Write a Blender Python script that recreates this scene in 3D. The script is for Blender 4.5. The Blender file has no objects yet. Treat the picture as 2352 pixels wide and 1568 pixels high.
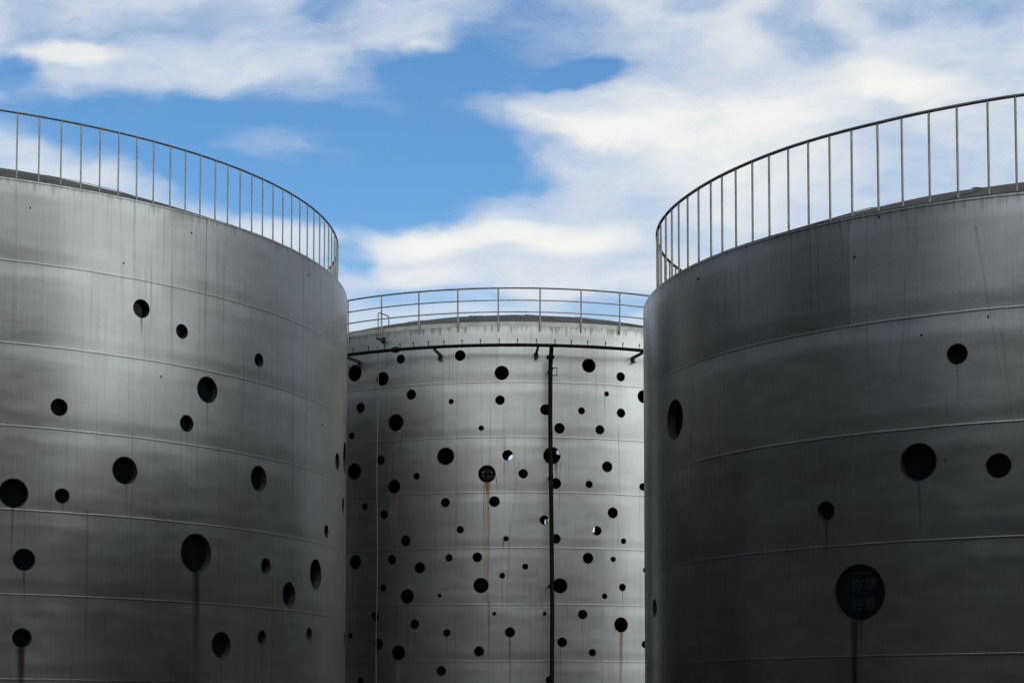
import bpy, bmesh, math, random, mathutils
from mathutils import Vector
# ---- tuning
SUN_EL, SUN_ROT, SUN_E, SUN_ANGLE = 58., 150., .3, 25.
WORLD_STRENGTH = .1
EXPOSURE = 0.
SHADE_SLOPE_RUN, SHADE_SLOPE_H, GAP_H = 24., 31., 3.  # slope added out of view to darken the tank reflections, with a low gap
CAN, CAN2, METAL, ROUGH = .0055, .0010, .97, (.28, .32, .24)
SOFT0, SOFT1 = -.4, 1.25
GLOW_EL, GLOW_A, GLOW = 35., .2, 5.6  # cloud brightening behind the camera, added to light the tank walls
N1A, N2A = 1.4, 1.15
SKY_SAT, SKY_VAL, SKY_TINT, SKY_BASE = 1.25, 1.55, (.93, 1., .99), .82
LUM0 = .42
# x, y (where it stood in the photograph, 2352 wide), half-sizes, slant, weight: breaks in the cloud cover
SKY_GAPS = [(960, 330, 430, 190, 0, 1.35), (300, 262, 640, 85, 2, 1.3), (620, 235, 260, 70, 0, .6), (1080, 165, 360, 110, -4, 1.2), (1310, 170, 150, 55, -10, .9), (20, 165, 110, 70, 15, .8), (840, 455, 360, 100, 6, 1.3),
 (560, 410, 450, 130, 14, 1.15), (300, 360, 380, 70, 12, .4), (250, 330, 300, 60, 5, .5), (1090, 390, 190, 100, 0, 1.), (740, 15, 120, 60, 0, .6), (1180, 40, 280, 100, 0, .45), (1860, 75, 160, 95, 20, .7), (2060, 35, 160, 70, 0, .5),
 (1620, 5, 150, 45, 0, .5), (2240, 15, 150, 55, 0, .4), (785, 590, 80, 90, 0, .8), (1440, 690, 190, 60, 0, .6), (1000, 700, 380, 50, 0, .45), (450, 60, 700, 200, 0, .25), (2150, 420, 420, 160, 0, .25), (1420, 120, 260, 120, 0, .3)]
SKY_BRIGHT = [(190, 125, 200, 40, 4, .7), (1650, 330, 420, 200, 10, .5), (2100, 190, 260, 90, 15, .5), (1010, 545, 300, 60, -8, .7), (1250, 285, 330, 55, 8, .5), (1330, 530, 260, 70, 0, .6), (1900, 250, 300, 90, -10, .35), (940, 640, 220, 50, 0, .4), (980, 108, 70, 25, 0, .5), (560, 70, 420, 120, 0, -.25)]
BASEK = .5
LH= [(0.7483, 9.339, 0.179), (0.8416, 9.05, 0.143), (1.0569, 8.84, 0.144), (0.9072, 8.017, 0.261), (0.5855, 7.304, 0.162), (0.856, 7.298, 0.165), (0.7181, 6.262, 0.261), (1.06, 6.46, 0.262), (0.5047, 5.691, 0.266), (0.5942, 5.699, 0.141), (1.546, 6.462, 0.19), (1.3705, 5.702, 0.146), (0.5258, 4.512, 0.203), (0.8838, 4.838, 0.382), (1.0872, 4.728, 0.169), (1.3044, 4.726, 0.323), (1.1755, 4.212, 0.264), (0.5245, 3.118, 0.178), (0.9523, 3.107, 0.261), (1.0761, 3.297, 0.147), (1.2706, 3.447, 0.143), (1.463, 7.34, 0.2), (1.5801, 7.59, 0.373), (1.6003, 3.481, 0.178)]
RH= [(-0.4912, 6.462, 0.141), (-1.2718, 6.272, 0.314), (-0.5701, 5.075, 0.256), (-0.4179, 4.957, 0.166), (-0.7698, 4.522, 0.145), (-0.6964, 3.384, 0.387), (-1.43, 3.442, 0.141)]
MH= [(-0.5859, 11.204, 0.234), (-0.4694, 10.955, 0.195), (-0.3987, 11.454, 0.128), (-0.1848, 11.452, 0.149), (-0.0427, 10.955, 0.196), (0.2551, 11.201, 0.193), (0.3708, 10.95, 0.128), (-0.3588, 10.458, 0.143), (-0.2156, 10.207, 0.073), (-0.0487, 10.216, 0.13), (0.3188, 10.454, 0.073), (0.4573, 10.455, 0.18), (-0.5601, 10.216, 0.149), (-0.4169, 9.719, 0.235), (0.1051, 9.964, 0.149), (0.2288, 9.962, 0.098), (0.3712, 9.957, 0.128), (-0.5987, 9.464, 0.104), (-0.1121, 9.466, 0.076), (0.1523, 9.466, 0.145), (0.2937, 9.466, 0.128), (-0.2346, 8.727, 0.24), (-0.0225, 8.721, 0.148), (0.1266, 8.723, 0.236), (-0.5857, 8.467, 0.238), (-0.4749, 8.716, 0.129), (-0.3385, 8.22, 0.099), (-0.4226, 7.971, 0.191), (-0.0926, 8.225, 0.239), (0.0292, 8.225, 0.13), (0.139, 7.974, 0.149), (0.3198, 8.469, 0.15), (0.2548, 7.972, 0.102), (0.4534, 7.973, 0.107), (-0.5397, 7.467, 0.1), (-0.4613, 7.223, 0.129), (-0.2352, 7.477, 0.127), (-0.0673, 7.478, 0.148), (0.1005, 6.983, 0.13), (0.3395, 7.225, 0.15), (0.2818, 6.726, 0.131), (-0.1831, 6.733, 0.102), (-0.3774, 6.478, 0.15), (-0.0284, 6.481, 0.076), (0.1396, 6.482, 0.131), (0.3788, 6.468, 0.081), (-0.5791, 5.963, 0.201), (-0.4297, 5.979, 0.132), (-0.3254, 5.732, 0.153), (-0.2219, 5.984, 0.102), (-0.1249, 5.986, 0.131), (0.0363, 5.733, 0.08), (0.2502, 5.978, 0.149), (0.3403, 5.967, 0.077), (0.4614, 5.703, 0.074), (-0.0411, 5.486, 0.08), (-0.4626, 5.222, 0.107), (-0.3709, 4.972, 0.201), (-0.2543, 4.975, 0.055), (-0.1124, 5.23, 0.207), (0.1537, 5.226, 0.203), (0.374, 5.216, 0.103), (0.3087, 4.965, 0.08), (-0.4951, 4.456, 0.133), (-0.3435, 4.219, 0.132), (-0.2288, 3.972, 0.105), (-0.0675, 4.475, 0.054), (0.1015, 4.473, 0.054), (0.2311, 4.464, 0.131), (0.3684, 4.204, 0.205), (-0.5986, 3.942, 0.078), (-0.4814, 3.702, 0.151), (-0.4032, 3.456, 0.205), (-0.0151, 3.977, 0.138), (-0.119, 3.471, 0.138), (0.1602, 3.716, 0.134), (0.2645, 3.45, 0.102), (0.4588, 3.688, 0.103), (-0.2483, 2.954, 0.135), (-0.5538, 2.701, 0.111), (0.1163, 2.714, 0.101)]
FAR= [(3.1401, 10.901, 0.216), (2.938, 11.159, 0.105), (-2.4291, 10.392, 0.142), (2.7788, 8.349, 0.11), (2.9898, 8.667, 0.124), (-3.0239, 10.376, 0.209)]
STREAKS= [(0, 7.358, 9.179, 0.47, 0.0363, 0.0241, 0.6, 0), (0, 8.692, 4.483, 3.21, 0.0024, 0.085, 0.9, 0), (0, 8.607, 4.445, 3.17, 0.0091, 0.0198, 0.6, 0), (0, 5.156, 2.964, 1.66, 0.0142, 0.055, 0.95, 0), (0, 5.126, 2.917, 1.16, 0.0056, 0.0649, 0.45, 1), (0, 5.172, 4.321, 0.63, 0.0261, 0.0185, 0.8, 0), (0, 10.579, 3.16, 1.39, 0.0057, 0.013, 0.8, 0), (0, 10.423, 6.203, 0.45, 0.0003, 0.0155, 0.7, 0), (0, 8.915, 7.769, 0.64, 0.0157, 0.02, 0.45, 0), (0, 10.39, 8.708, 1.04, 0.0159, 0.0155, 0.45, 0), (0, 4.947, 5.439, 1.37, 0.0022, 0.0231, 0.5, 0), (0, 5.843, 5.565, 0.21, 0.0179, 0.0141, 0.8, 0), (0, 8.416, 7.139, 0.49, 0.0371, 0.0197, 0.35, 0), (0, 7.089, 6.005, 0.71, 0.042, 0.024, 0.35, 0), (0, 6.315, 5.478, 4.19, 0.0094, 0.0284, 0.3, 0), (0, 9.36, 2.857, 0.76, 0.0157, 0.0303, 0.5, 0), (0, 8.736, 4.453, 2.36, 0.0204, 0.0398, 0.4, 1), (0, 11.558, 3.961, 0.24, 0.0172, 0.016, 0.5, 0), (0, 8.274, 8.914, 0.19, 0.0158, 0.0148, 0.5, 0), (2, -3.392, 6.326, 0.72, 0.0068, 0.0119, 0.55, 0), (2, -3.936, 4.828, 0.91, 0.0231, 0.0171, 0.6, 0), (2, -4.892, 3.009, 2.19, -0.0149, 0.05, 0.8, 1), (2, -4.793, 3.006, 2.19, -0.0121, 0.014, 0.8, 0), (2, -4.846, 3.008, 2.19, -0.012, 0.0105, 0.6, 0), (2, -5.318, 4.384, 0.62, -0.003, 0.0249, 0.35, 1), (2, -5.445, 4.502, 0.73, -0.0242, 0.0057, 0.5, 0), (2, -3.127, 8.128, 3.13, 0.1409, 0.0061, 0.3, 0), (2, -4.073, 7.549, 2.45, -0.0659, 0.0062, 0.25, 0), (2, -5.029, 8.422, 1.35, 0.0864, 0.0056, 0.3, 0), (2, -4.646, 7.155, 3.14, 0.0258, 0.0063, 0.35, 0), (2, -2.818, 6.712, 2.51, 0.0943, 0.006, 0.25, 0), (2, -8.798, 5.959, 0.61, 0.0411, 0.0119, 0.4, 0), (2, -4.5, 4.068, 1.51, 0.0262, 0.0063, 0.3, 0), (1, -0.732, 7.998, 0.62, 0.001, 0.0765, 1.0, 1), (1, -0.732, 7.751, 3.41, -0.0059, 0.0904, 0.36, 1), (1, -0.826, 7.964, 3.39, 0.0045, 0.0111, 0.55, 0), (1, -0.697, 7.962, 5.48, -0.0033, 0.0111, 0.75, 0), (1, -0.498, 8.137, 0.53, 0.1111, 0.0125, 0.8, 0), (1, -3.371, 7.801, 0.41, 0.0381, 0.0917, 0.95, 1), (1, -3.37, 7.515, 0.89, -0.0099, 0.1129, 0.3, 1), (1, 1.118, 8.51, 0.52, 0.0212, 0.0487, 0.9, 1), (1, 1.237, 8.56, 2.58, -0.0294, 0.0104, 0.55, 0), (1, -0.299, 6.401, 0.29, 0.0003, 0.0209, 0.8, 1), (1, -0.124, 3.862, 2.07, 0.0057, 0.0153, 0.85, 0), (1, 2.944, 4.004, 1.98, -0.024, 0.0562, 0.6, 1), (1, 2.944, 4.004, 2.21, -0.0162, 0.0141, 0.7, 0), (1, -0.124, 6.904, 3.03, -0.042, 0.0104, 0.6, 0), (1, 0.121, 8.546, 3.16, -0.1179, 0.0097, 0.4, 0), (1, -0.671, 4.805, 3.01, -0.0068, 0.0118, 0.7, 0), (1, -2.743, 4.106, 1.85, -0.0096, 0.0168, 0.45, 0), (1, -1.829, 3.883, 1.63, -0.0048, 0.014, 0.35, 0), (1, -3.229, 3.268, 1.24, 0.026, 0.0634, 0.35, 1), (1, -4.709, 5.753, 2.3, 0.0211, 0.0114, 0.5, 0), (1, 1.228, 3.599, 1.34, 0.0069, 0.0167, 0.45, 0), (1, 1.838, 4.35, 1.86, 0.0037, 0.014, 0.35, 0), (1, 2.988, 5.122, 0.99, 0.0084, 0.0127, 0.5, 0), (1, -0.183, 8.57, 0.32, 0.0002, 0.0139, 0.5, 0), (1, -3.102, 9.526, 1.65, -0.1632, 0.0106, 0.45, 0), (1, -3.475, 7.163, 1.83, -0.0906, 0.0106, 0.5, 0), (1, 0.574, 5.737, 2.33, 0.1546, 0.0097, 0.4, 0), (1, -4.683, 8.206, 0.68, 0.0078, 0.0157, 0.5, 0), (1, -3.638, 7.111, 0.3, 0.3649, 0.0085, 0.6, 0), (1, 1.837, 12.616, 1.91, 0.01, 0.0126, 0.25, 0), (1, 2.892, 9.573, 3.32, 0.011, 0.0098, 0.4, 0)]
LUGS= [(0, 0.862, 10.998), (0, 0.709, 10.138), (0, 0.525, 10.882), (0, 1.255, 11.02), (0, 0.794, 8.11), (0, 1.337, 7.958), (0, 0.551, 11.403), (2, -0.643, 8.45), (2, -0.56, 6.766), (2, -0.432, 6.916), (2, -0.698, 7.961), (2, -0.517, 5.067), (2, -1.152, 8.276)]
# ------------------------------------------------------------------ basics
D = bpy.data
SC = bpy.context.scene
COL = SC.collection
PI = math.pi
rnd = random.Random(7)
CAM_H = 1.7

def link(o, parent=None):
    COL.objects.link(o)
    if parent is not None:
        o.parent = parent
    return o

def tag(o, label=None, cat=None, kind=None, group=None):
    if label: o["label"] = label
    if cat: o["category"] = cat
    if kind: o["kind"] = kind
    if group: o["group"] = group
    return o

def empty(name, loc, label, cat):
    o = D.objects.new(name, None)
    o.location = loc
    link(o)
    return tag(o, label, cat)

class MB:
    """collects vertices / faces (and optional normals) for ONE mesh object"""
    def __init__(self):
        self.v, self.f, self.m = [], [], []
    def add(self, vs, fs, mat=0):
        o = len(self.v)
        self.v += [tuple(p) for p in vs]
        self.f += [tuple(i + o for i in f) for f in fs]
        self.m += [mat] * len(fs)
    def tube(self, pts, r, n=10, closed=False, caps=True):
        pts = [Vector(p) for p in pts]
        N = len(pts)
        rings = []
        up0 = None
        for i in range(N):
            a = pts[(i - 1) % N] if (closed or i > 0) else pts[i]
            b = pts[(i + 1) % N] if (closed or i < N - 1) else pts[i]
            t = (b - a).normalized()
            if up0 is None:
                ref = Vector((0, 0, 1)) if abs(t.z) < .9 else Vector((1, 0, 0))
            else:
                ref = up0
            x = (ref - t * ref.dot(t)).normalized()
            up0 = x
            y = t.cross(x)
            rr = r[i] if isinstance(r, (list, tuple)) else r
            rings.append([pts[i] + x * (rr * math.cos(2 * PI * k / n)) + y * (rr * math.sin(2 * PI * k / n)) for k in range(n)])
        vs = [p for q in rings for p in q]
        fs = []
        for i in range(N if closed else N - 1):
            j = (i + 1) % N
            for k in range(n):
                l = (k + 1) % n
                fs.append((i * n + k, i * n + l, j * n + l, j * n + k))
        if caps and not closed:
            fs.append(tuple(range(n - 1, -1, -1)))
            fs.append(tuple((N - 1) * n + k for k in range(n)))
        self.add(vs, fs)
    def box(self, c, ax, ay, az, sx, sy, sz):
        c, ax, ay, az = Vector(c), Vector(ax).normalized(), Vector(ay).normalized(), Vector(az).normalized()
        vs = [c + ax * (sx / 2 * i) + ay * (sy / 2 * j) + az * (sz / 2 * k) for i in (-1, 1) for j in (-1, 1) for k in (-1, 1)]
        self.add(vs, [(0, 1, 3, 2), (4, 6, 7, 5), (0, 4, 5, 1), (2, 3, 7, 6), (0, 2, 6, 4), (1, 5, 7, 3)])
    def build(self, name, mats, parent=None, smooth=True, angle=40):
        me = D.meshes.new(name)
        me.from_pydata(self.v, [], self.f)
        for m in (mats if isinstance(mats, (list, tuple)) else [mats]):
            me.materials.append(m)
        me.polygons.foreach_set("material_index", self.m)
        me.update()
        bm = bmesh.new(); bm.from_mesh(me)
        bmesh.ops.recalc_face_normals(bm, faces=bm.faces)
        for e in bm.edges:
            if len(e.link_faces) == 2 and e.calc_face_angle(0) > math.radians(angle):
                e.smooth = False
        bm.to_mesh(me); bm.free()
        if smooth:
            me.polygons.foreach_set("use_smooth", [True] * len(me.polygons))
        return link(D.objects.new(name, me), parent)

def radial(t):  return Vector((math.sin(t), -math.cos(t), 0))
def tangent(t): return Vector((math.cos(t), math.sin(t), 0))
UP = Vector((0, 0, 1))

# ------------------------------------------------------------------ node helper
class S:
    """a shader socket with arithmetic"""
    def __init__(self, nt, sock): self.nt, self.s = nt, sock
    def op(self, o, *b, clamp=False):
        n = self.nt.nodes.new("ShaderNodeMath"); n.operation = o; n.use_clamp = clamp
        for i, x in enumerate((self,) + b):
            if isinstance(x, S): self.nt.links.new(x.s, n.inputs[i])
            else: n.inputs[i].default_value = float(x)
        return S(self.nt, n.outputs[0])
    def __add__(self, b): return self.op("ADD", b)
    __radd__ = __add__
    def __mul__(self, b): return self.op("MULTIPLY", b)
    __rmul__ = __mul__
    def __sub__(self, b): return self.op("SUBTRACT", b)
    def __rsub__(self, b): return (self * -1.0) + b
    def __truediv__(self, b): return self.op("DIVIDE", b)
    def clamp(self): return self.op("ADD", 0.0, clamp=True)
    def abs(self): return self.op("ABSOLUTE")
    def floor(self): return self.op("FLOOR")
    def fract(self): return self.op("FRACT")
    def max(self, b): return self.op("MAXIMUM", b)
    def min(self, b): return self.op("MINIMUM", b)
    def pow(self, b): return self.op("POWER", b)
    def map(self, a, b, c=0., d=1., smooth=True):
        n = self.nt.nodes.new("ShaderNodeMapRange")
        n.interpolation_type = "SMOOTHSTEP" if smooth else "LINEAR"
        self.nt.links.new(self.s, n.inputs["Value"])
        for k, x in (("From Min", a), ("From Max", b), ("To Min", c), ("To Max", d)):
            n.inputs[k].default_value = x
        return S(self.nt, n.outputs[0])

def combine(nt, x, y, z=0.):
    n = nt.nodes.new("ShaderNodeCombineXYZ")
    for i, a in enumerate((x, y, z)):
        if isinstance(a, S): nt.links.new(a.s, n.inputs[i])
        else: n.inputs[i].default_value = float(a)
    return S(nt, n.outputs[0])

def split(nt, v):
    n = nt.nodes.new("ShaderNodeSeparateXYZ"); nt.links.new(v.s, n.inputs[0])
    return [S(nt, o) for o in n.outputs]

def noise(nt, vec, scale=1., detail=2., rough=.5, dim="3D", dist=0., col=False):
    n = nt.nodes.new("ShaderNodeTexNoise"); n.noise_dimensions = dim
    n.inputs["Scale"].default_value = scale; n.inputs["Detail"].default_value = detail
    n.inputs["Roughness"].default_value = rough; n.inputs["Distortion"].default_value = dist
    if vec is not None: nt.links.new(vec.s, n.inputs["Vector"])
    return S(nt, n.outputs["Color" if col else "Fac"])

def white(nt, vec):
    n = nt.nodes.new("ShaderNodeTexWhiteNoise"); n.noise_dimensions = "3D"
    nt.links.new(vec.s, n.inputs["Vector"])
    return S(nt, n.outputs["Value"])

def mixc(nt, fac, a, b, mode="MIX"):
    n = nt.nodes.new("ShaderNodeMix"); n.data_type = "RGBA"; n.blend_type = mode
    ins = [n.inputs[0], n.inputs[6], n.inputs[7]]
    for s, x in zip(ins, (fac, a, b)):
        if isinstance(x, S): nt.links.new(x.s, s)
        elif isinstance(x, (int, float)): s.default_value = x
        else: s.default_value = (*x, 1.) if len(x) == 3 else x
    return S(nt, n.outputs[2])

def new_mat(name):
    m = D.materials.new(name); m.use_nodes = True
    nt = m.node_tree
    return m, nt, nt.nodes["Principled BSDF"]

def setin(nt, bsdf, **kw):
    for k, x in kw.items():
        s = bsdf.inputs[k.replace("_", " ")]
        if isinstance(x, S): nt.links.new(x.s, s)
        elif isinstance(x, (tuple, list)): s.default_value = (*x, 1.)
        else: s.default_value = x

def bump(nt, h, strength, dist, normal=None):
    n = nt.nodes.new("ShaderNodeBump"); n.inputs["Strength"].default_value = strength
    n.inputs["Distance"].default_value = dist
    nt.links.new(h.s, n.inputs["Height"])
    if normal is not None: nt.links.new(normal.s, n.inputs["Normal"])
    return S(nt, n.outputs[0])

def simple_mat(name, col, metal=0., rough=.5, var=.25, scale=6., spec=.5):
    m, nt, b = new_mat(name)
    tc = nt.nodes.new("ShaderNodeTexCoord")
    n = noise(nt, S(nt, tc.outputs["Object"]), scale, 4, .6)
    c = mixc(nt, n.map(.3, .7), tuple(x * (1 - var) for x in col), tuple(x * (1 + var) for x in col))
    setin(nt, b, Base_Color=c, Metallic=metal, Roughness=rough)
    b.inputs["Specular IOR Level"].default_value = spec
    return m

# ------------------------------------------------------------------ streak node group
def streak_group():
    g = D.node_groups.new("run_down_stain", "ShaderNodeTree")
    for nm in ("U", "V", "U0", "Top", "Length", "Slant", "Width", "Strength", "Ragged"):
        g.interface.new_socket(nm, in_out="INPUT", socket_type="NodeSocketFloat")
    g.interface.new_socket("Mask", in_out="OUTPUT", socket_type="NodeSocketFloat")
    gi = g.nodes.new("NodeGroupInput"); go = g.nodes.new("NodeGroupOutput")
    I = {k: S(g, gi.outputs[k]) for k in ("U", "V", "U0", "Top", "Length", "Slant", "Width", "Strength", "Ragged")}
    dz = I["Top"] - I["V"]
    x = (I["U"] - I["U0"] - I["Slant"] * dz + I["Ragged"] * .012) / I["Width"]
    
    t = dz / I["Length"]
    x = x / (1.45 - t * .8)
    prof = (1.0 - x * x).clamp()
    gate = t.map(0., .01, smooth=False).clamp() * (1.0 - t).clamp().pow(.65)
    out = prof * gate * I["Strength"]
    g.links.new(out.s, go.inputs["Mask"])
    return g
STREAK = streak_group()

def wall_mat(name, k, base, u0, step, Lp, tone, seed):
    """aluminium-painted rolled steel plate: weld seams, plate tone, rain streaks, rust, buckled plate reflections"""
    m, nt, b = new_mat(name)
    uv = nt.nodes.new("ShaderNodeUVMap"); uv.uv_map = "Plate"
    uc = nt.nodes.new("ShaderNodeUVMap"); uc.uv_map = "Course"
    U, V, _ = split(nt, S(nt, uv.outputs[0]))
    _, C, _ = split(nt, S(nt, uc.outputs[0]))
    wav = noise(nt, combine(nt, U, V, seed), 1.1, 3, .6) - .5
    wav2 = noise(nt, combine(nt, U, V, seed + 3), 9., 2, .6) - .5
    Cw = C + wav * .012 + wav2 * .006
    idx = Cw.floor()
    pf = (U + wav2 * .012 - u0 - idx * step) / Lp
    pidx = pf.floor()
    ff = pf.fract()
    dv = ff.min(1.0 - ff) * Lp                         # metres to the nearest upright seam
    cf = Cw.fract()
    dh = cf.min(1.0 - cf) * 1.5                        # metres to the nearest level seam
    below = cf * 1.5                                   # metres under the seam above
    tone_n = white(nt, combine(nt, pidx + .5, idx + .5, seed))
    # rain streaks, thin and upright
    s1 = noise(nt, combine(nt, U * 16., V * .16, seed + 1), 1., 3, .62)
    s2 = noise(nt, combine(nt, U * 5., V * .09, seed + 2), 1., 3, .6)
    s3 = noise(nt, combine(nt, U * 34., V * .5, seed + 5), 1., 2, .7)
    sgate = noise(nt, combine(nt, U * .8, V * .5, seed + 6), 1., 3, .5).map(.38, .62)
    streak = (s1.map(.56, .70) * .55 + s2.map(.56, .74) * .30) * sgate + s3.map(.5, .75) * .22
    blot = noise(nt, combine(nt, U * .55, V * .9, seed + 7), 1., 5, .58).map(.3, .72)
    blot2 = noise(nt, combine(nt, U * 1.6, V * 5., seed + 8), 1., 4, .6).map(.3, .7)
    lap = noise(nt, combine(nt, U * .9, idx * 3.1 + .3, seed + 9), 1., 3, .6).map(.45, .7)
    under = below.map(0., .5, 1., 0.) * lap            # grime washed down from the seam
    grain = noise(nt, combine(nt, U, V, seed), 60., 3, .7)
    alb = (.88 + .20 * blot) * (.95 + .08 * blot2) * (1. - tone * .5 + tone * tone_n) * (.96 + .08 * grain)
    alb = alb * (1.0 - streak * .52) * (1.0 - under * .20)
    lineh = dh.map(.006, .017, 1., 0.); linev = dv.map(.005, .014, 1., 0.)
    dirt = (cf * 1.5).map(.004, .024, 1., 0.)
    alb = alb * (1.0 - dirt * .6) * (1.0 - linev * .16)
    ztop = (11.380, 12.235, 8.522)[k]
    drip = noise(nt, combine(nt, U * 13., V * .6, seed + 21), 1., 4, .65)
    rimd = ((V * -1.0 + ztop) - drip.map(.40, .85) * .34).map(-.10, .10, 1., 0.) * drip.map(.30, .62, .25, .9)
    alb = alb * (1.0 - rimd * (.55 if k == 1 else .32))
    speck = noise(nt, combine(nt, U * 5., V * 26., seed + 23), 1., 2, .6).map(.45, .62)
    alb = alb * (1.0 + linev * speck * (.75 if k == 2 else .3))
    if k == 2:   # some plates of this tank were painted at another time
        older = (U * -1.0 + u0).op("GREATER_THAN", 0.0)
        even = 1.0 - (idx * .5).fract() * 2.0
        alb = alb * (1.0 - older * even * (.07 + .07 * (1.0 - idx).clamp()))
    # hole run-downs
    dark, rust = None, None
    rag = noise(nt, combine(nt, U * 3., V * 1.3, seed + 11), 1., 3, .6) - .5
    rag = rag * 2.2 + (s3 - .5) * 3.
    for (kk, su, st, sl, sk, sw, sg, kd) in STREAKS:
        if kk != k: continue
        n = nt.nodes.new("ShaderNodeGroup"); n.node_tree = STREAK
        nt.links.new(U.s, n.inputs["U"]); nt.links.new(V.s, n.inputs["V"]); nt.links.new(rag.s, n.inputs["Ragged"])
        for nm, x in (("U0", su), ("Top", st + .02), ("Length", sl), ("Slant", sk), ("Width", max(sw, .012)), ("Strength", sg)):
            n.inputs[nm].default_value = x
        o = S(nt, n.outputs[0])
        if kd == 0: dark = o if dark is None else dark.max(o)
        else: rust = o if rust is None else rust.max(o)
    fil = noise(nt, combine(nt, U * 42., V * .8, seed + 12), 1., 3, .6).map(.36, .60)
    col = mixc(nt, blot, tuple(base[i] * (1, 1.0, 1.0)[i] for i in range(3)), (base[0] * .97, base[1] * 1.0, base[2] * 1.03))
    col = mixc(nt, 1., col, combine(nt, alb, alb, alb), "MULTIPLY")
    col = mixc(nt, (dark * 1.05).clamp(), col, (.012, .011, .008))
    if rust is not None:
        rm = (rust * (.75 + .9 * fil)).clamp()
        RUSTM = rm
        rc = mixc(nt, fil, (.018, .010, .005), (.13, .062, .018))
        if k != 1: rc = mixc(nt, fil, (.036, .026, .013), (.012, .010, .007))
        col = mixc(nt, rm, col, rc)
    stain = dark.max(rust) if rust is not None else dark
    rough = (ROUGH[k] + .03 * blot2 + .08 * streak + .03 * (grain - .5)).clamp()
    metal = (METAL * (1.0 - dark * .15) * (1.0 - (RUSTM * (.45 if k == 1 else 0.) if rust is not None else 0.))).clamp()
    # relief: weld beads, buckled plates, brush marks
    bead = (1.0 - (dh / .016) * (dh / .016)).clamp().pow(.5) * (.75 + .9 * wav2)
    beadv = (1.0 - (dv / .013) * (dv / .013)).clamp().pow(.5) * (.4 + 1.2 * wav2)
    can = noise(nt, combine(nt, U * .22, V * .95, seed + 13), 1., 2, .5)
    can2 = noise(nt, combine(nt, U * .8, V * 3.0, seed + 14), 1., 3, .55)
    seamdip = dh.map(0., .30, 0., 1.)
    h = bead.max(beadv) * .0015 + can * CAN + can2 * CAN2 + seamdip * .004
    nb = bump(nt, h, 1., 1.)
    setin(nt, b, Base_Color=col, Metallic=metal, Roughness=rough, Normal=nb)
    return m

MAT_IN = simple_mat("tank_interior", (.012, .012, .012), 0., .9, .2)
MAT_SLEEVE = simple_mat("porthole_steel", (.012, .012, .012), .2, .6, .35, 14, spec=.1)
MAT_GLASS = simple_mat("dark_glass", (.0014, .0026, .0034), 0., .12, .2, 3, spec=.05)
MAT_RAIL = simple_mat("galvanised_rail", (.13, .13, .122), .5, .45, .3, 9)
MAT_TOPRAIL = simple_mat("shaded_top_rail", (.045, .045, .043), .4, .5, .35, 9)  # darker than the posts: shade of its underside put into the colour
MAT_ROOF = simple_mat("roof_bitumen", (.026, .026, .025), .0, .9, .35, 1.4, spec=.08)
MAT_EDGE = simple_mat("roof_edge_paint", (.20, .20, .19), .5, .5, .18, 3)
MAT_PIPE = simple_mat("dark_green_pipe", (.003, .004, .002), 0., .7, .3, 8, spec=.02)
MAT_CONDUIT = simple_mat("grey_conduit", (.045, .045, .043), .4, .55, .2, 9)
MAT_BRACKET = simple_mat("bracket_steel", (.012, .012, .011), .1, .7, .4, 20, spec=.1)
MAT_LETTER = simple_mat("faint_lettering", (.0034, .0048, .005), 0., .6, .1, 3, spec=.1)

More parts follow.
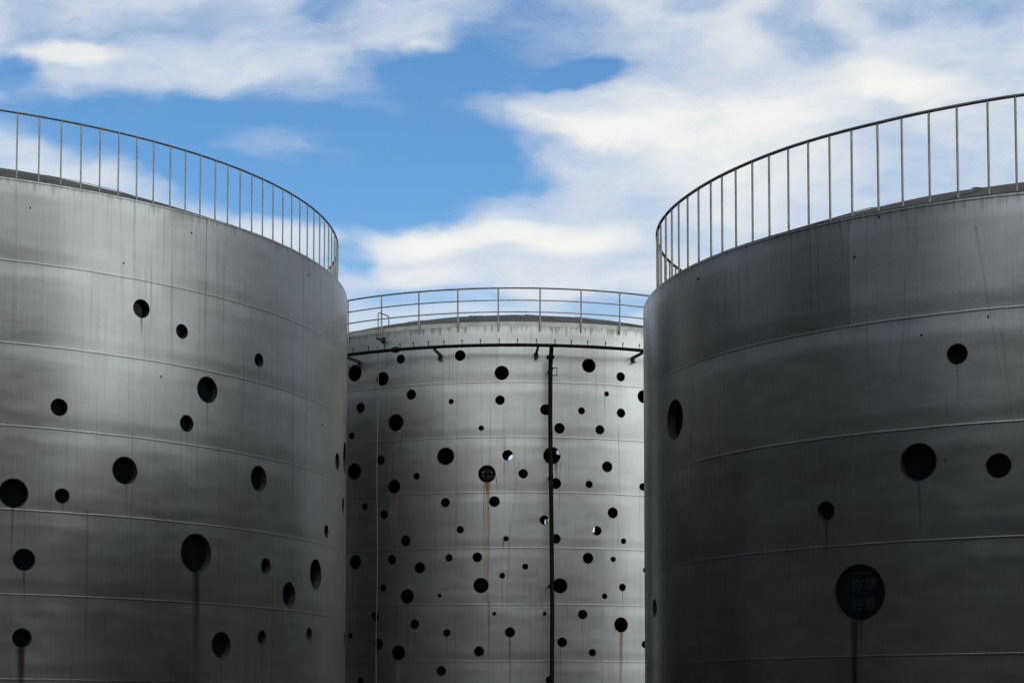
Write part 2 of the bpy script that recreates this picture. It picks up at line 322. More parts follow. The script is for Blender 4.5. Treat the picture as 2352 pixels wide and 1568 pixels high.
# ------------------------------------------------------------------ tank shell
def tank_shell(R, ztop, seams, holes, seam_at, mats, parent, lugs):
    """one wall mesh: outer and inner sheet with real round openings, cut by constrained Delaunay"""
    t0 = seam_at - 2 * PI
    smin, smax = R * t0, R * seam_at
    pts, edges = [], []
    circ = []
    for (t, z, r) in holes:
        if t > seam_at: t -= 2 * PI
        circ.append((R * t, z, r))
    NS = 44
    for (s, z, r) in circ:
        o = len(pts)
        ir = rnd.random() * 10
        for i in range(NS):
            a = 2 * PI * i / NS
            q = r * (1 + .006 * math.sin(5 * a + ir) + .004 * math.sin(9 * a + 2 * ir))
            pts.append((s + q * math.cos(a), z + q * math.sin(a)))
        edges += [(o + i, o + (i + 1) % NS) for i in range(NS)]
    nrim = len(pts)
    nx = int((smax - smin) / .16); nz = int(ztop / .5)
    for i in range(nx + 1):
        s = smin + (smax - smin) * i / nx
        for j in range(nz + 1):
            z = ztop * j / nz
            if 0 < j < nz and 0 < i < nx:
                zz = z + (.12 if i % 2 else 0)
                if any((s - c[0]) ** 2 + (zz - c[1]) ** 2 < (c[2] + .05) ** 2 for c in circ): continue
                pts.append((s, zz))
            else:
                pts.append((s, z))
    res = mathutils.geometry.delaunay_2d_cdt([Vector(p) for p in pts], edges, [], 0, 1e-6)
    P, F = res[0], res[2]
    tri = []
    for f in F:
        c = sum((P[i] for i in f), Vector((0, 0))) / len(f)
        if any((c.x - q[0]) ** 2 + (c.y - q[1]) ** 2 < (q[2] * .985) ** 2 for q in circ): continue
        f = list(f)
        ar = sum(P[f[i]].x * P[f[(i + 1) % len(f)]].y - P[f[(i + 1) % len(f)]].x * P[f[i]].y for i in range(len(f)))
        tri.append(f if ar > 0 else f[::-1])
    n = len(P); RI = R - .014
    vs = []; nor = []
    for p in P:
        d = radial(p.x / R); vs.append((d.x * R, d.y * R, p.y)); nor.append(d)
    for p in P:
        d = radial(p.x / R); vs.append((d.x * RI, d.y * RI, p.y)); nor.append(-d)
    fs = [tuple(f) for f in tri] + [tuple(i + n for i in f[::-1]) for f in tri]
    mi = [0] * len(tri) + [1] * len(tri)
    # close the plate's edges (top lip, bottom, hole rims) with their own vertices
    cnt = {}
    for f in tri:
        for i in range(len(f)):
            a, c = f[i], f[(i + 1) % len(f)]
            cnt[(a, c)] = cnt.get((a, c), 0) + 1
    for (a, c) in [e for e in cnt if (e[1], e[0]) not in cnt]:
        if abs(P[a].x - P[c].x) < 1e-6 and (abs(P[a].x - smin) < 1e-4 or abs(P[a].x - smax) < 1e-4): continue
        o = len(vs)
        q = [Vector(vs[c]), Vector(vs[a]), Vector(vs[a + n]), Vector(vs[c + n])]
        nn = (q[1] - q[0]).cross(q[3] - q[0]).normalized()
        vs += [tuple(x) for x in q]; nor += [nn] * 4
        fs.append((o, o + 1, o + 2, o + 3)); mi.append(2)
    # small welded lugs left on the plate
    for (t, z) in lugs:
        d, e = radial(t), tangent(t)
        o = len(vs); c = d * (R + .006) + UP * z
        for i in (-1, 1):
            for j in (-1, 1):
                for k in (-1, 1):
                    vs.append(tuple(c + e * (.008 * i) + UP * (.016 * j) + d * (.010 * k))); nor.append((e * i + UP * j + d * k).normalized())
        for f in ((0, 1, 3, 2), (4, 6, 7, 5), (0, 4, 5, 1), (2, 3, 7, 6), (0, 2, 6, 4), (1, 5, 7, 3)):
            fs.append(tuple(o + i for i in f)); mi.append(3)
    me = D.meshes.new("wall")
    me.from_pydata(vs, [], fs)
    for m in mats: me.materials.append(m)
    me.polygons.foreach_set("material_index", mi)
    me.polygons.foreach_set("use_smooth", [True] * len(fs))
    # Plate = metres round / metres up; Course = course number counted from the rim
    def course(z):
        L = seams
        if z >= L[0]: return (L[0] - z) / 1.5 - 0.02 if z > L[0] else 0.
        for i in range(len(L) - 1):
            if L[i] >= z >= L[i + 1]: return i + (L[i] - z) / (L[i] - L[i + 1])
        return len(L) - 1 + (L[-1] - z) / 1.5
    up, uc = me.uv_layers.new(name="Plate"), me.uv_layers.new(name="Course")
    nP = len(P)
    pu, cu = [], []
    for l in me.loops:
        i = l.vertex_index
        if i < 2 * nP: s, z = P[i % nP].x, P[i % nP].y
        else:
            x, y, z = vs[i]; s = R * math.atan2(x, -y)
        pu += [s, z]; cu += [s, course(z)]
    up.data.foreach_set("uv", pu); uc.data.foreach_set("uv", cu)
    me.normals_split_custom_set_from_vertices([tuple(x) for x in nor])
    return link(D.objects.new("wall", me), parent)

def porthole(R, t, z, r, depth, parent, pane=None, thick=.009, proud=.004, mat=None):
    """a steel sleeve welded into the opening; its front edge follows the plate"""
    mb = MB(); n = 44
    d, e = radial(t), tangent(t)
    def ring(rr, off, curved):
        out = []
        for i in range(n):
            a = 2 * PI * i / n
            du, dz = rr * math.cos(a), rr * math.sin(a)
            if curved:
                p = radial(t + du / R) * (R + off)
            else:
                p = d * (R + off) + e * du
            out.append(p + UP * (z + dz))
        return out
    ro, ri = r - .002, r - .002 - thick
    rings = [ring(ro, -.03, True), ring(ro, proud, True), ring(ri, proud, True), ring(ri, -depth, False), ring(ro, -depth, False)]
    vs = [p for q in rings for p in q]
    m = len(rings)
    fs = [(i * n + k, i * n + (k + 1) % n, ((i + 1) % m) * n + (k + 1) % n, ((i + 1) % m) * n + k) for i in range(m) for k in range(n)]
    mb.add(vs, fs)
    o = mb.build("porthole", mat or MAT_SLEEVE, parent, angle=35)
    if pane is not None:
        pb = MB()
        c = d * (R - pane) + UP * z
        fr = [c + e * (ri * math.cos(2 * PI * i / n)) + UP * (ri * math.sin(2 * PI * i / n)) for i in range(n)]
        bk = [p - d * .012 for p in fr]
        pb.add(fr + bk, [tuple(range(n)), tuple(range(2 * n - 1, n - 1, -1))] + [(i, n + i, n + (i + 1) % n, (i + 1) % n) for i in range(n)])
        pb.build("pane", MAT_GLASS, o, smooth=False)
    return o

def ring_pts(R, z, n, zf=None):
    return [radial(-PI + 2 * PI * i / n) * R + UP * (z + (zf(-PI + 2 * PI * i / n) if zf else 0)) for i in range(n)]

def roof(R, z, H, parent, nseg=96, facets=20, apex_tilt=0.0):
    mb = MB()
    Rb = R - .10
    Rs = (Rb * Rb + H * H) / (2 * H)
    rows = [R - .013, R - .05] + [Rb * (1 - (i / 14)) for i in range(15)]
    vs, fs = [], []
    for ri, rr in enumerate(rows):
        for k in range(nseg):
            a = 2 * PI * k / nseg
            if ri < 2: zz = z + (.012 if ri == 0 else .03)
            else:
                # plates between ribs are flatter than the true cap
                w = (a * facets / (2 * PI)) % 1.0
                flat = 1 - .10 * H * 0.12 * (4 * w * (1 - w))
                zz = z + .03 + (math.sqrt(max(Rs * Rs - rr * rr, 0)) - (Rs - H)) * flat
            vs.append(radial(a) * rr + UP * zz)
    for i in range(len(rows) - 1):
        for k in range(nseg):
            l = (k + 1) % nseg
            fs.append((i * nseg + k, i * nseg + l, (i + 1) * nseg + l, (i + 1) * nseg + k))
    mb.add(vs, fs)
    # lapped plate joints of the cap
    for k in range(facets):
        a = 2 * PI * (k + .35) / facets
        line = []
        for i in range(13):
            rr = Rb * (1 - i / 13.)
            line.append(radial(a + .05 * math.sin(i)) * rr + UP * (z + .035 + math.sqrt(Rs * Rs - rr * rr) - (Rs - H)))
        mb.tube(line, .006, 5)
    return mb.build("roof", MAT_ROOF, parent, angle=60)

def handrail(R, rr, ztop, zfoot, posts, rest, r_top, r_post, parent, mids=(), zf=None, lean=None):
    mb = MB(); mb.tube(ring_pts(rr, ztop, 220, zf), r_top, 10, closed=True)
    h = mb.build("handrail", MAT_TOPRAIL, parent)
    for zm in mids:
        q = MB(); q.tube(ring_pts(rr, zm, 220, zf), r_top * .82, 8, closed=True)
        q.build("mid_rail", MAT_RAIL, h)
    base = MB(); base.tube([(0, 0, 0), (0, 0, 1)], r_post, 10)
    proto = None
    def put(t):
        nonlocal proto
        top = radial(t) * rr + UP * (ztop + (zf(t) if zf else 0) - r_top * .4)
        foot = radial(t + rnd.uniform(-.0006, .0006)) * (rr + (lean or 0)) + UP * zfoot
        if proto is None:
            o = proto = base.build("post", MAT_RAIL, h)
        else:
            o = proto.copy(); link(o, h)
        o.location = foot
        o.rotation_mode = "QUATERNION"
        o.rotation_quaternion = UP.rotation_difference((top - foot).normalized())
        o.scale = (1, 1, (top - foot).length)
        return o
    for t in posts: put(t)
    if rest:
        q = MB()
        for t in rest:
            q.tube([radial(t) * rr + UP * zfoot, radial(t) * rr + UP * (ztop + (zf(t) if zf else 0))], r_post, 6)
        o = q.build("post", MAT_RAIL, h); o["kind"] = "stuff"
    return h

def interp(tab, t):
    if t <= tab[0][0]: return tab[0][1]
    for (a, x), (b, y) in zip(tab, tab[1:]):
        if a <= t <= b: return x + (y - x) * (t - a) / (b - a)
    return tab[-1][1]

def wall_set(*a):
    return wall_mat(*a)

RIMMAT = simple_mat("cut_plate_edge", (.05, .047, .04), .4, .5, .4, 30)

# ------------------------------------------------------------------ the three tanks
GROUP = "perforated steel storage tanks"
# --- left tank
R0, Z0 = 9.829, 11.380
SE0 = [11.380, 9.875, 8.384, 6.895, 5.394, 3.884, 2.375, .9]
left = empty("storage_tank", (-13.6245, 40.2902, 0), "large grey storage tank with two dozen glazed round portholes, leftmost of the three", "storage tank")
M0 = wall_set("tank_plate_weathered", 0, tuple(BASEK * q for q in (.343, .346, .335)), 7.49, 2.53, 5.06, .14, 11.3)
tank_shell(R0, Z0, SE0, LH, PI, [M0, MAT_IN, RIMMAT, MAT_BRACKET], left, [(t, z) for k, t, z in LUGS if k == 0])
for (t, z, r) in LH:
    porthole(R0, t, z, r, .20 + .25 * r, left, pane=.10 + .16 * r)
roof(R0, Z0, 2.05, left)
LP = [.5044, .546, .5889, .6286, .6675, .7073, .7473, .7864, .826, .864, .9034, .9446, .9816, 1.0194, 1.0579, 1.0962, 1.1357, 1.1765, 1.2162, 1.2567, 1.2983, 1.3393, 1.3806, 1.4205, 1.4619, 1.4987, 1.544]
ind = [.5044 - .0397 * i for i in range(20, 0, -1)] + LP + [1.544 + .0397 * i for i in range(1, 22)]
rest = [ind[-1] + .0397 * i for i in range(1, int((ind[0] + 2 * PI - ind[-1]) / .0397))]
handrail(R0, R0 - .23, Z0 + 1.285, Z0 - .05, ind, rest, .021, .0155, left)

# --- right tank
R2, Z2 = 6.9056, 8.522
SE2 = [8.522, 7.015, 5.522, 4.025, 2.522, 1.02]
right = empty("storage_tank", (9.1001, 29.3248, 0), "darkest storage tank, with few portholes, one showing faint Chinese lettering", "storage tank")
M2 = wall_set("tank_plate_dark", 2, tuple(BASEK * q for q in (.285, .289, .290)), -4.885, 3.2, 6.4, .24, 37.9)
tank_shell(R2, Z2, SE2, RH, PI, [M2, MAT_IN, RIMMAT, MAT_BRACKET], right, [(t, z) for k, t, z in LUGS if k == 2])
for i, (t, z, r) in enumerate(RH):
    p = porthole(R2, t, z, r, .20 + .25 * r, right, pane=(.06 if i == 5 else .10 + .12 * r))
    if i == 5:
        p["label"] = "largest round porthole with four faint Chinese characters on its dark pane"
        d, e = radial(t), tangent(t)
        rows = [(("你", "摩"), .095), (("好", "登"), -.175)]
        fc = D.curves.new("lettering", "FONT"); fc.size = .205; fc.extrude = .001
        lb = None
        tmp = []
        for (a, b2), dz in rows:
            for ch, dx in ((a, -.125), (b2, .075)):
                cu = D.curves.new("lettering", "FONT"); cu.body = ch; cu.size = .185; cu.extrude = .001
                cu.align_x = "CENTER"; cu.offset = .0015
                tmp.append((cu, dx + .06, dz - .05))
        for cu, dx, dz in tmp:
            mbv, mbf = [], []
            ob = D.objects.new("lettering", cu); link(ob)
            bpy.context.view_layer.update()
            me = D.meshes.new_from_object(ob.evaluated_get(bpy.context.evaluated_depsgraph_get()))
            o0 = len(mbv)
            for v in me.vertices:
                mbv.append(d * (R2 - .06 + .0025 + v.co.z) + e * (dx + v.co.x) + UP * (z + dz + v.co.y))
            mbf += [tuple(o0 + i for i in f.vertices) for f in me.polygons]
            D.objects.remove(ob); D.meshes.remove(me)
            q = MB(); q.add(mbv, mbf); q.build('character', MAT_LETTER, p, smooth=False)
        q = MB()
        # the small, worn-away line above the characters
        for j in range(9):
            q.box(d * (R2 - .0575) + e * (-.155 + .04 * j) + UP * (z + .262 + .004 * (j % 2)), e, UP, d, .026, .016 + .008 * (j % 3), .002)
        q.build("worn_line", MAT_LETTER, p, smooth=False)
roof(R2, Z2, 1.40, right)
ZF = [(-1.6, .01), (-1.45, -.02), (-1.27, -.035), (-1.05, -.022), (-.88, -.005), (-.66, .005), (-.49, .033), (-.38, .056), (0, .07)]
RP = [-1.575, -1.5148, -1.4438, -1.3846, -1.3304, -1.2717, -1.2115, -1.1529, -1.1051, -1.0523, -.994, -.9406, -.8841, -.829, -.7742, -.7205, -.6608, -.6074, -.5498, -.4926, -.4317, -.378]
ind = [-1.575 - .0565 * i for i in range(20, 0, -1)] + RP + [-.378 + .0565 * i for i in range(1, 34)]
rest = [ind[-1] + .0565 * i for i in range(1, int((ind[0] + 2 * PI - ind[-1]) / .0565))]
handrail(R2, R2 - .24, Z2 + 1.305, Z2 - .05, ind, rest, .024, .0165, right, zf=lambda t: interp(ZF, t) if t < 1.5 else .01)

# --- middle tank
R1, Z1 = 7.979, 12.235
SE1 = [12.235 + .03, 10.705, 9.215, 7.724, 6.232, 4.720, 3.205, 1.7]
mid = empty("storage_tank", (.0659, 55.6418, 0), "pale storage tank peppered with round holes, dark green pipe around its top", "storage tank")
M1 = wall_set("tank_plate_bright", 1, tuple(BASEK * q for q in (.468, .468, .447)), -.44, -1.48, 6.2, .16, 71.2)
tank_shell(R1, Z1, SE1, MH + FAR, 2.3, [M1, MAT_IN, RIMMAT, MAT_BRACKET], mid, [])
for (t, z, r) in MH:
    porthole(R1, t, z, r, .05, mid, thick=.005, proud=.002)
for i, (t, z, r) in enumerate(FAR):
    p = porthole(R1, t, z, r, .05, mid, thick=.005, proud=.002)
    d, e = radial(t), tangent(t)
    if i in (1, 5, 4):
        g = MB(); st = {1: .036, 5: .047, 4: .06}[i]; bw = {1: .010, 5: .040, 4: .016}[i]
        c0 = d * (R1 - .045) + UP * z
        k = -int(r / st) - 1
        for k in range(-int(1.5 * r / st), int(1.5 * r / st) + 1):
            for sgn in (-1, 1):
                a = (e + UP * sgn).normalized(); b_ = (e - UP * sgn).normalized()
                off = k * st
                if abs(off) >= r - .01: continue
                L = 2 * math.sqrt((r - .008) ** 2 - off * off)
                g.box(c0 + b_ * off + d * (.003 * sgn), a, b_, d, L, bw, .005)
        g.build("grille", MAT_BRACKET, p, smooth=False)
    if i in (2, 3, 4, 5):
        g = MB(); c0 = d * (R1 - .07) + UP * z
        if i == 2: g.box(c0 - UP * .005, e, UP, d, 2 * r, .035, .03)
        if i == 3: g.box(c0 - e * (r * .75), e, UP, d, r * .5, 2 * r, .03)
        if i == 4: g.box(c0 + e * .02, e, UP, d, .05, 2 * r, .03)
        if i == 5:
            for q in (-.075, .055): g.box(c0 + e * q, e, UP, d, .035, 1.9 * r, .03)
            g.box(c0, e, UP + e * .25, d, 1.9 * r, .022, .024)
        g.build("bar", MAT_BRACKET, p, smooth=False)
rf = roof(R1 - .05, Z1 + .11, 1.40, mid)
eb = MB(); n = 180
prof = [(R1 - .02, Z1 - .005), (R1 - .02, Z1 + .118), (R1 - .16, Z1 + .135), (R1 - .16, Z1 - .005)]
vs = [radial(2 * PI * k / n) * a + UP * b for (a, b) in prof for k in range(n)]
eb.add(vs, [(i * n + k, i * n + (k + 1) % n, ((i + 1) % 4) * n + (k + 1) % n, ((i + 1) % 4) * n + k) for i in range(4) for k in range(n)])
eb.build("roof_edge", MAT_EDGE, rf)
MP = [-.6129, -.472, -.33, -.192, -.0544, .0864, .2268, .3659]
ind = [-.6129 - .1403 * i for i in range(16, 0, -1)] + MP + [.3659 + .1403 * i for i in range(1, 20)]
handrail(R1, R1 + .045, Z1 + 1.02, Z1 - .13, ind, [], .022, .0215, mid, mids=(Z1 + .69, Z1 + .37), lean=-.018)
# the sprinkler ring
ZP = 11.585; RP_ = R1 + .6
pb = MB(); pb.tube(ring_pts(RP_, ZP, 200), .046, 12, closed=True)
pipe = pb.build("sprinkler_pipe", MAT_PIPE, mid)
NZ = [-.5369, -.4786, -.42, -.3661, -.3215, -.2707, -.2205, -.1633, -.1057, -.0476, .0096, .0679, .1262, .1774, .2296, .2879, .3456, .4025]
nz = [-.5369 - .057 * i for i in range(16, 0, -1)] + NZ + [.4025 + .057 * i for i in range(1, 16)]
nb = MB(); nb.tube([(0, 0, 0), (0, 0, .075), (0, 0, .08), (0, 0, .135)], [.010, .010, .016, .016], 8)
proto = None
for t in nz:
    if proto is None: o = proto = nb.build("nozzle", MAT_PIPE, pipe)
    else: o = proto.copy(); link(o, pipe)
    o.location = radial(t) * RP_ + UP * (ZP + .035)
    o.rotation_mode = "QUATERNION"
    o.rotation_quaternion = UP.rotation_difference((UP - radial(t) * .05 + tangent(t) * (.32 * (t - .0)) + tangent(t) * rnd.uniform(-.02, .02)).normalized())
def bracket(t, parent, rin, rout, z, wid=.05):
    m_ = MB(); d, e = radial(t), tangent(t)
    a, b2 = d * rin + UP * (z - .03), d * rout + UP * z
    m_.box((a + b2) / 2, (b2 - a), e, UP, (b2 - a).length, wid, .07)
    m_.box(d * (rin + .006) + UP * (z - .10), e, UP, d, .12, .14, .010)
    m_.box(d * (rin + .10) + UP * (z - .175), d, e, UP, .14, .10, .010)
    return m_.build("bracket", MAT_BRACKET, parent, smooth=False)
for t in (-.5652, -.2539, .0732, .4162, .74, 1.06, 1.38, -.88, -1.2):
    bracket(t, pipe, R1, RP_ - .03, ZP - .06)
cb = MB(); t = -.3822
cb.tube([radial(t - .0065) * RP_ + UP * ZP, radial(t + .0065) * RP_ + UP * ZP], .082, 16)
cb.tube([radial(t - .011) * RP_ + UP * ZP, radial(t + .011) * RP_ + UP * ZP], .066, 16)
cb.build("coupling", MAT_PIPE, pipe)
# riser
RR_ = R1 + .47
path = [(.1155, ZP), (.1135, 10.9), (.1128, 9.78), (.1155, 7.6), (.1185, 4.7), (.117, 2.6), (.114, .9), (.113, .02)]
sm = []
for (a, za), (b2, zb) in zip(path, path[1:]):
    for i in range(6): sm.append((a + (b2 - a) * i / 6, za + (zb - za) * i / 6))
sm.append(path[-1])
rb = MB(); rb.tube([radial(t) * (RR_ + (.13 * max(0, (z - 11.1)) / .5)) + UP * z for t, z in sm], .058, 14)
riser = rb.build("riser_pipe", MAT_PIPE, mid)
fb = MB()
for z, r_, h_ in ((11.30, .108, .028), (11.265, .108, .028)):
    c = radial(.113) * (RR_ + .05) + UP * z
    fb.tube([c - UP * h_ / 2, c + UP * h_ / 2], r_, 18)
for k in range(8):
    c = radial(.113) * (RR_ + .05) + Vector((.088 * math.cos(k * PI / 4), .088 * math.sin(k * PI / 4), 11.28))
    fb.tube([c - UP * .05, c + UP * .05], .011, 6)
fb.build("flange", MAT_PIPE, riser)
for z in (10.98, 8.1, 5.2, 2.3):
    m_ = MB(); d, e = radial(.115), tangent(.115)
    m_.tube([d * RR_ + UP * (z - .022), d * RR_ + UP * (z + .022)], .066, 14)
    m_.box(d * (R1 + .23) + UP * z, d, e, UP, .42, .045, .05)
    if z > 10:
        for q in (-.10, .10): m_.box(d * (RR_ - .05) + e * .12 + UP * (z - .06 + q), e, d, UP, .12, .05, .012)
        m_.box(d * (RR_ - .05) + e * .17 + UP * (z - .06), UP, d, e, .2, .05, .012)
    m_.build("clamp", MAT_PIPE, riser, smooth=False)
# thin conduit, bent over the rim
RC = R1 + .30; tc_ = -.466
tb_ = MB()
P_ = [radial(tc_ + .002 * math.sin(z * 1.3)) * RC + UP * z for z in [1.25 + i * .5 for i in range(22)]] + [radial(tc_) * RC + UP * z for z in (12.2, 12.66)]
P_ += [radial(tc_) * (RC - .02) + UP * 12.72, radial(tc_) * (RC - .06) + UP * 12.74, radial(tc_) * (RC - .52) + UP * 12.74, radial(tc_) * (RC - .56) + UP * 12.72, radial(tc_) * (RC - .575) + UP * 12.68, radial(tc_) * (RC - .58) + UP * 12.38]
tb_.tube(P_, .0145, 8)
cond = tb_.build("conduit", MAT_CONDUIT, mid, angle=75)
for z in (12.02, 1.22):
    m_ = MB(); d, e = radial(tc_), tangent(tc_)
    m_.box(d * (R1 + .17) + UP * (z - .01), d, e, UP, .36, .045, .05)
    m_.box(d * (R1 + .05) + UP * (z - .06), d, e, UP, .10, .12, .012)
    m_.box(d * (R1 + .008) + UP * (z + .01), e, UP, d, .11, .15, .012)
    m_.build("bracket", MAT_BRACKET, cond, smooth=False)

# ------------------------------------------------------------------ ground and added light-blocking slope
def ground_mat():
    m, nt, b = new_mat("yard_concrete")
    g = nt.nodes.new("ShaderNodeNewGeometry")
    p = S(nt, g.outputs["Position"])
    n1 = noise(nt, p, .35, 5, .6); n2 = noise(nt, p, 14., 4, .65)
    c = mixc(nt, n1.map(.3, .7), (.028, .028, .027), (.050, .049, .046))
    c = mixc(nt, n2.map(.35, .65), c, (.05, .05, .048))
    setin(nt, b, Base_Color=c, Roughness=.85, Normal=bump(nt, n2, .4, .01))
    return m
gb = MB()
rr = [0, 4, 10, 20, 35, 60, 120, 300, 900, 3000]
n = 64
vs = [(0, 30, 0)]
for r_ in rr[1:]:
    vs += [(r_ * math.cos(2 * PI * k / n), 30 + r_ * math.sin(2 * PI * k / n), 0) for k in range(n)]
fs = [(0, 1 + k, 1 + (k + 1) % n) for k in range(n)]
for i in range(len(rr) - 2):
    fs += [(1 + i * n + k, 1 + (i + 1) * n + k, 1 + (i + 1) * n + (k + 1) % n, 1 + i * n + (k + 1) % n) for k in range(n)]
gb.add(vs, fs)
tag(gb.build("ground", ground_mat()), "dark concrete yard around the tanks", None, "structure")

def shade_slope_mat():
    m, nt, b = new_mat("shade_slope_surface")
    g = nt.nodes.new("ShaderNodeNewGeometry"); p = S(nt, g.outputs["Position"])
    n1 = noise(nt, p, .5, 6, .65)
    setin(nt, b, Base_Color=mixc(nt, n1.map(.3, .7), (.012, .018, .008), (.030, .040, .016)), Roughness=.9, Normal=bump(nt, n1, 1., .6))
    return m
hb = MB()  # unseen slope, added so the walls reflect darkness towards the ground
na, nr = 150, 26
SHADE_SLOPE_AZ = [(-180, SHADE_SLOPE_H * .9), (-152, SHADE_SLOPE_H * .7), (-130, SHADE_SLOPE_H * .8), (-95, SHADE_SLOPE_H * .85), (-62, SHADE_SLOPE_H * .7), (-46, SHADE_SLOPE_H * .6), (-34, 1.), (31, 1.), (43, SHADE_SLOPE_H * .7), (80, SHADE_SLOPE_H * .8), (98, SHADE_SLOPE_H * .65), (107, GAP_H), (121, GAP_H), (134, SHADE_SLOPE_H * 1.1), (150, SHADE_SLOPE_H * 1.1), (166, SHADE_SLOPE_H * 1.0), (180, SHADE_SLOPE_H * .9)]  # height by azimuth, shaped by what each wall should reflect
vs = []
for j in range(nr + 1):
    q = (j / nr) ** 1.4
    for i in range(na):
        a = 2 * PI * i / na - PI
        rad = 46. + 90. * q
        rise = min(1., 90. * q / SHADE_SLOPE_RUN); rise = rise * rise * (3 - 2 * rise)
        x, y = rad * math.sin(a), 33. + rad * math.cos(a)
        h = interp(SHADE_SLOPE_AZ, math.degrees(a)) * rise * (1 + .16 * mathutils.noise.noise(Vector((x * .035, y * .035, 1.))))
        h += 1.6 * rise * min(1., h / 6.) * mathutils.noise.noise(Vector((x * .22, y * .22, 4.)))
        if j == nr: h = -1.
        vs.append((x, y, h - .12))
hb.add(vs, [(j * na + i, j * na + (i + 1) % na, (j + 1) * na + (i + 1) % na, (j + 1) * na + i) for j in range(nr) for i in range(na)])
tag(hb.build("shade_slope", shade_slope_mat(), smooth=True, angle=180), "unseen dark wooded slope, added to darken the tank walls", None, "structure")

# ------------------------------------------------------------------ sky
W = D.worlds.new("World"); SC.world = W; W.use_nodes = True
W.cycles.sampling_method = "MANUAL"; W.cycles.sample_map_resolution = 512
nt = W.node_tree
bg = nt.nodes["Background"]
sky = nt.nodes.new("ShaderNodeTexSky"); sky.sky_type = "NISHITA"; sky.sun_disc = False
sky.sun_elevation = math.radians(SUN_EL); sky.sun_rotation = math.radians(SUN_ROT)
sky.air_density = 1.0; sky.dust_density = .3; sky.ozone_density = 2.0
geo = nt.nodes.new("ShaderNodeTexCoord")
dirv = S(nt, geo.outputs["Generated"])
X, Y, Z = split(nt, dirv)
Yc = Y.max(.12)
QX, QZ = X / Yc, Z / Yc                         # the front of the sky as a tangent plane of directions
Q = combine(nt, QX, QZ, 0.)
F_PX, TILT = 4114.09, .068989
def q_of(x, y):
    u = (x - 1176.) / F_PX; w = -(y - (784 + 579.632)) / F_PX
    yy = math.cos(TILT) - w * math.sin(TILT)
    return u / yy, (math.sin(TILT) + w * math.cos(TILT)) / yy
warp = noise(nt, combine(nt, QX * 1., QZ * 1.7, 2.), 10., 4, .55, col=True)
wv = nt.nodes.new("ShaderNodeVectorMath"); wv.operation = "MULTIPLY_ADD"
nt.links.new(warp.s, wv.inputs[0]); wv.inputs[1].default_value = (.085, .045, 0.); 
ad = nt.nodes.new("ShaderNodeVectorMath"); ad.operation = "SUBTRACT"
nt.links.new(Q.s, ad.inputs[0]); ad.inputs[1].default_value = (.0425, .0225, 0.)
nt.links.new(ad.outputs[0], wv.inputs[2])
QW = S(nt, wv.outputs[0])
def blob(x, y, rx, ry, rot=0., src=None):
    """soft ellipse of sky round a direction; rot in degrees, clockwise"""
    cx, cz = q_of(x, y)
    n = nt.nodes.new("ShaderNodeMapping"); n.vector_type = "TEXTURE"
    n.inputs["Location"].default_value = (cx, cz, 0)
    n.inputs["Rotation"].default_value = (0, 0, math.radians(-rot))
    n.inputs["Scale"].default_value = (rx / F_PX, ry / F_PX, 1)
    nt.links.new((src or QW).s, n.inputs["Vector"])
    g = nt.nodes.new("ShaderNodeTexGradient"); g.gradient_type = "SPHERICAL"
    nt.links.new(n.outputs[0], g.inputs[0])
    v = S(nt, g.outputs["Fac"])
    return v.map(0., .75)
cov = None
for (x, y, rx, ry, rot, w) in SKY_GAPS:
    o = blob(x, y, rx, ry, rot) * w
    cov = o if cov is None else cov + o
WX, WZ, _w = split(nt, QW)
ns = combine(nt, WX + WZ * .25, (WZ - WX * .10) * 2.1, .7)
n1 = noise(nt, ns, 7.0, 5, .55)
n2 = noise(nt, combine(nt, WX + WZ * .3, (WZ - WX * .12) * 2.6, 5.), 17., 7, .62)
hi = None
for (x, y, rx, ry, rot, w) in SKY_BRIGHT:
    o = blob(x, y, rx, ry, rot) * w
    hi = o if hi is None else hi + o
C = (SKY_BASE - cov) + hi * .45 + (n1 - .5) * N1A + (n2 - .5) * N2A
cl = C.map(SOFT0, SOFT1)
n3 = noise(nt, combine(nt, QX, QZ * 2.2, 9.), 10., 6, .58)
lum = (hi + (n3 - .5) * 1.0 + LUM0 + (n2 - .5) * .35).clamp()
ccol = mixc(nt, lum, (.56, .645, .78), (.93, .925, .885))
hs = nt.nodes.new("ShaderNodeHueSaturation"); hs.inputs["Saturation"].default_value = SKY_SAT; hs.inputs["Value"].default_value = SKY_VAL
nt.links.new(sky.outputs[0], hs.inputs["Color"])
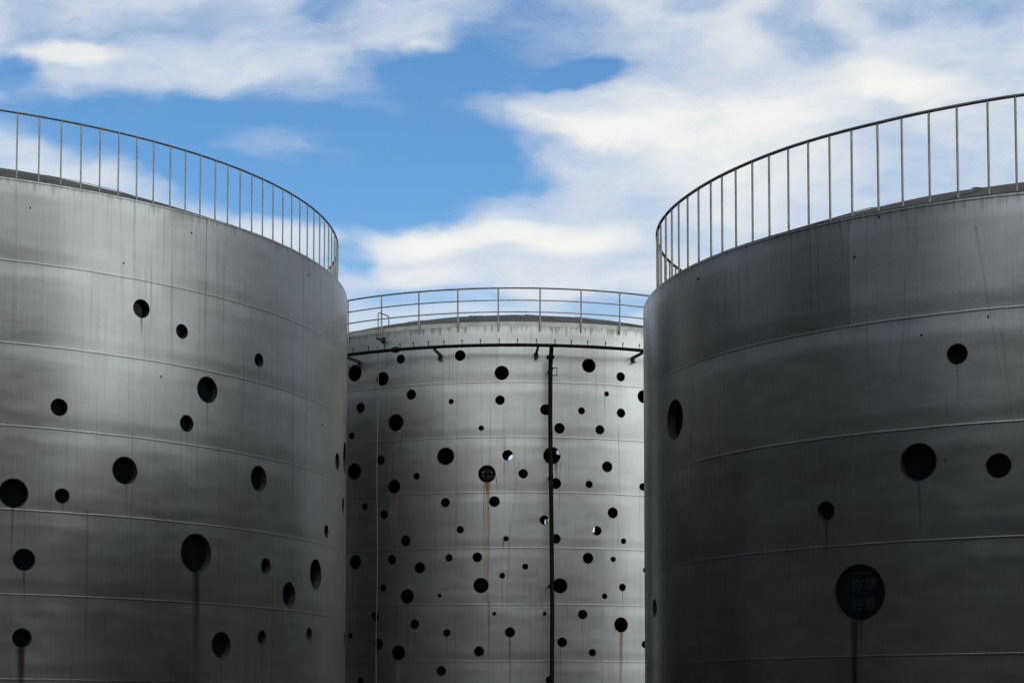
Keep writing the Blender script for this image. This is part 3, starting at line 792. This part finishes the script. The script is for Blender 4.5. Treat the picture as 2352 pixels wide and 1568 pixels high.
skyc = mixc(nt, 1., S(nt, hs.outputs[0]), SKY_TINT, "MULTIPLY")
sdir = nt.nodes.new("ShaderNodeVectorMath"); sdir.operation = "DOT_PRODUCT"
nt.links.new(dirv.s, sdir.inputs[0])
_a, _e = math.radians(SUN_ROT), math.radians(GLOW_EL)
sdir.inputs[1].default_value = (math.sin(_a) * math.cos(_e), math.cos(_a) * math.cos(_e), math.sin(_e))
glow = S(nt, sdir.outputs["Value"]).map(GLOW_A, .98) * GLOW     # extra cloud brightness on the sun's side, out of view, added to light the walls
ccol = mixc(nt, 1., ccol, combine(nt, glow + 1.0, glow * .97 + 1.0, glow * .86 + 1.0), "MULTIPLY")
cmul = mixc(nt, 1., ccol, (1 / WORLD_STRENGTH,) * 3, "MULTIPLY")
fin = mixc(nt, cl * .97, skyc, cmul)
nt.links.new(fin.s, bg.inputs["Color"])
bg.inputs["Strength"].default_value = WORLD_STRENGTH

# ------------------------------------------------------------------ sun, camera, render
sun = D.lights.new("sun", "SUN"); sun.energy = SUN_E; sun.angle = math.radians(SUN_ANGLE); sun.color = (1., .96, .90)
so = D.objects.new("sun", sun); link(so)
az, el = math.radians(SUN_ROT), math.radians(SUN_EL)
sd = Vector((math.sin(az) * math.cos(el), math.cos(az) * math.cos(el), math.sin(el)))
so.rotation_mode = "QUATERNION"; so.rotation_quaternion = Vector((0, 0, 1)).rotation_difference(sd)

cam = D.cameras.new("camera"); cam.sensor_fit = "HORIZONTAL"; cam.sensor_width = 36; cam.lens = 62.971; cam.shift_y = .24644
cam.clip_start = .1; cam.clip_end = 6000
co = D.objects.new("camera", cam); link(co)
co.location = (0, 0, CAM_H); co.rotation_euler = (PI / 2 + TILT, 0, 0)
SC.camera = co
vs_ = SC.view_settings
vs_.view_transform = "Standard"; vs_.look = "None"; vs_.exposure = EXPOSURE; vs_.gamma = 1
SC.cycles.use_denoising = True
SC.cycles.sample_clamp_indirect = 2.5
SC.cycles.max_bounces = 6
SC.cycles.glossy_bounces = 4
SC.cycles.caustics_reflective = False
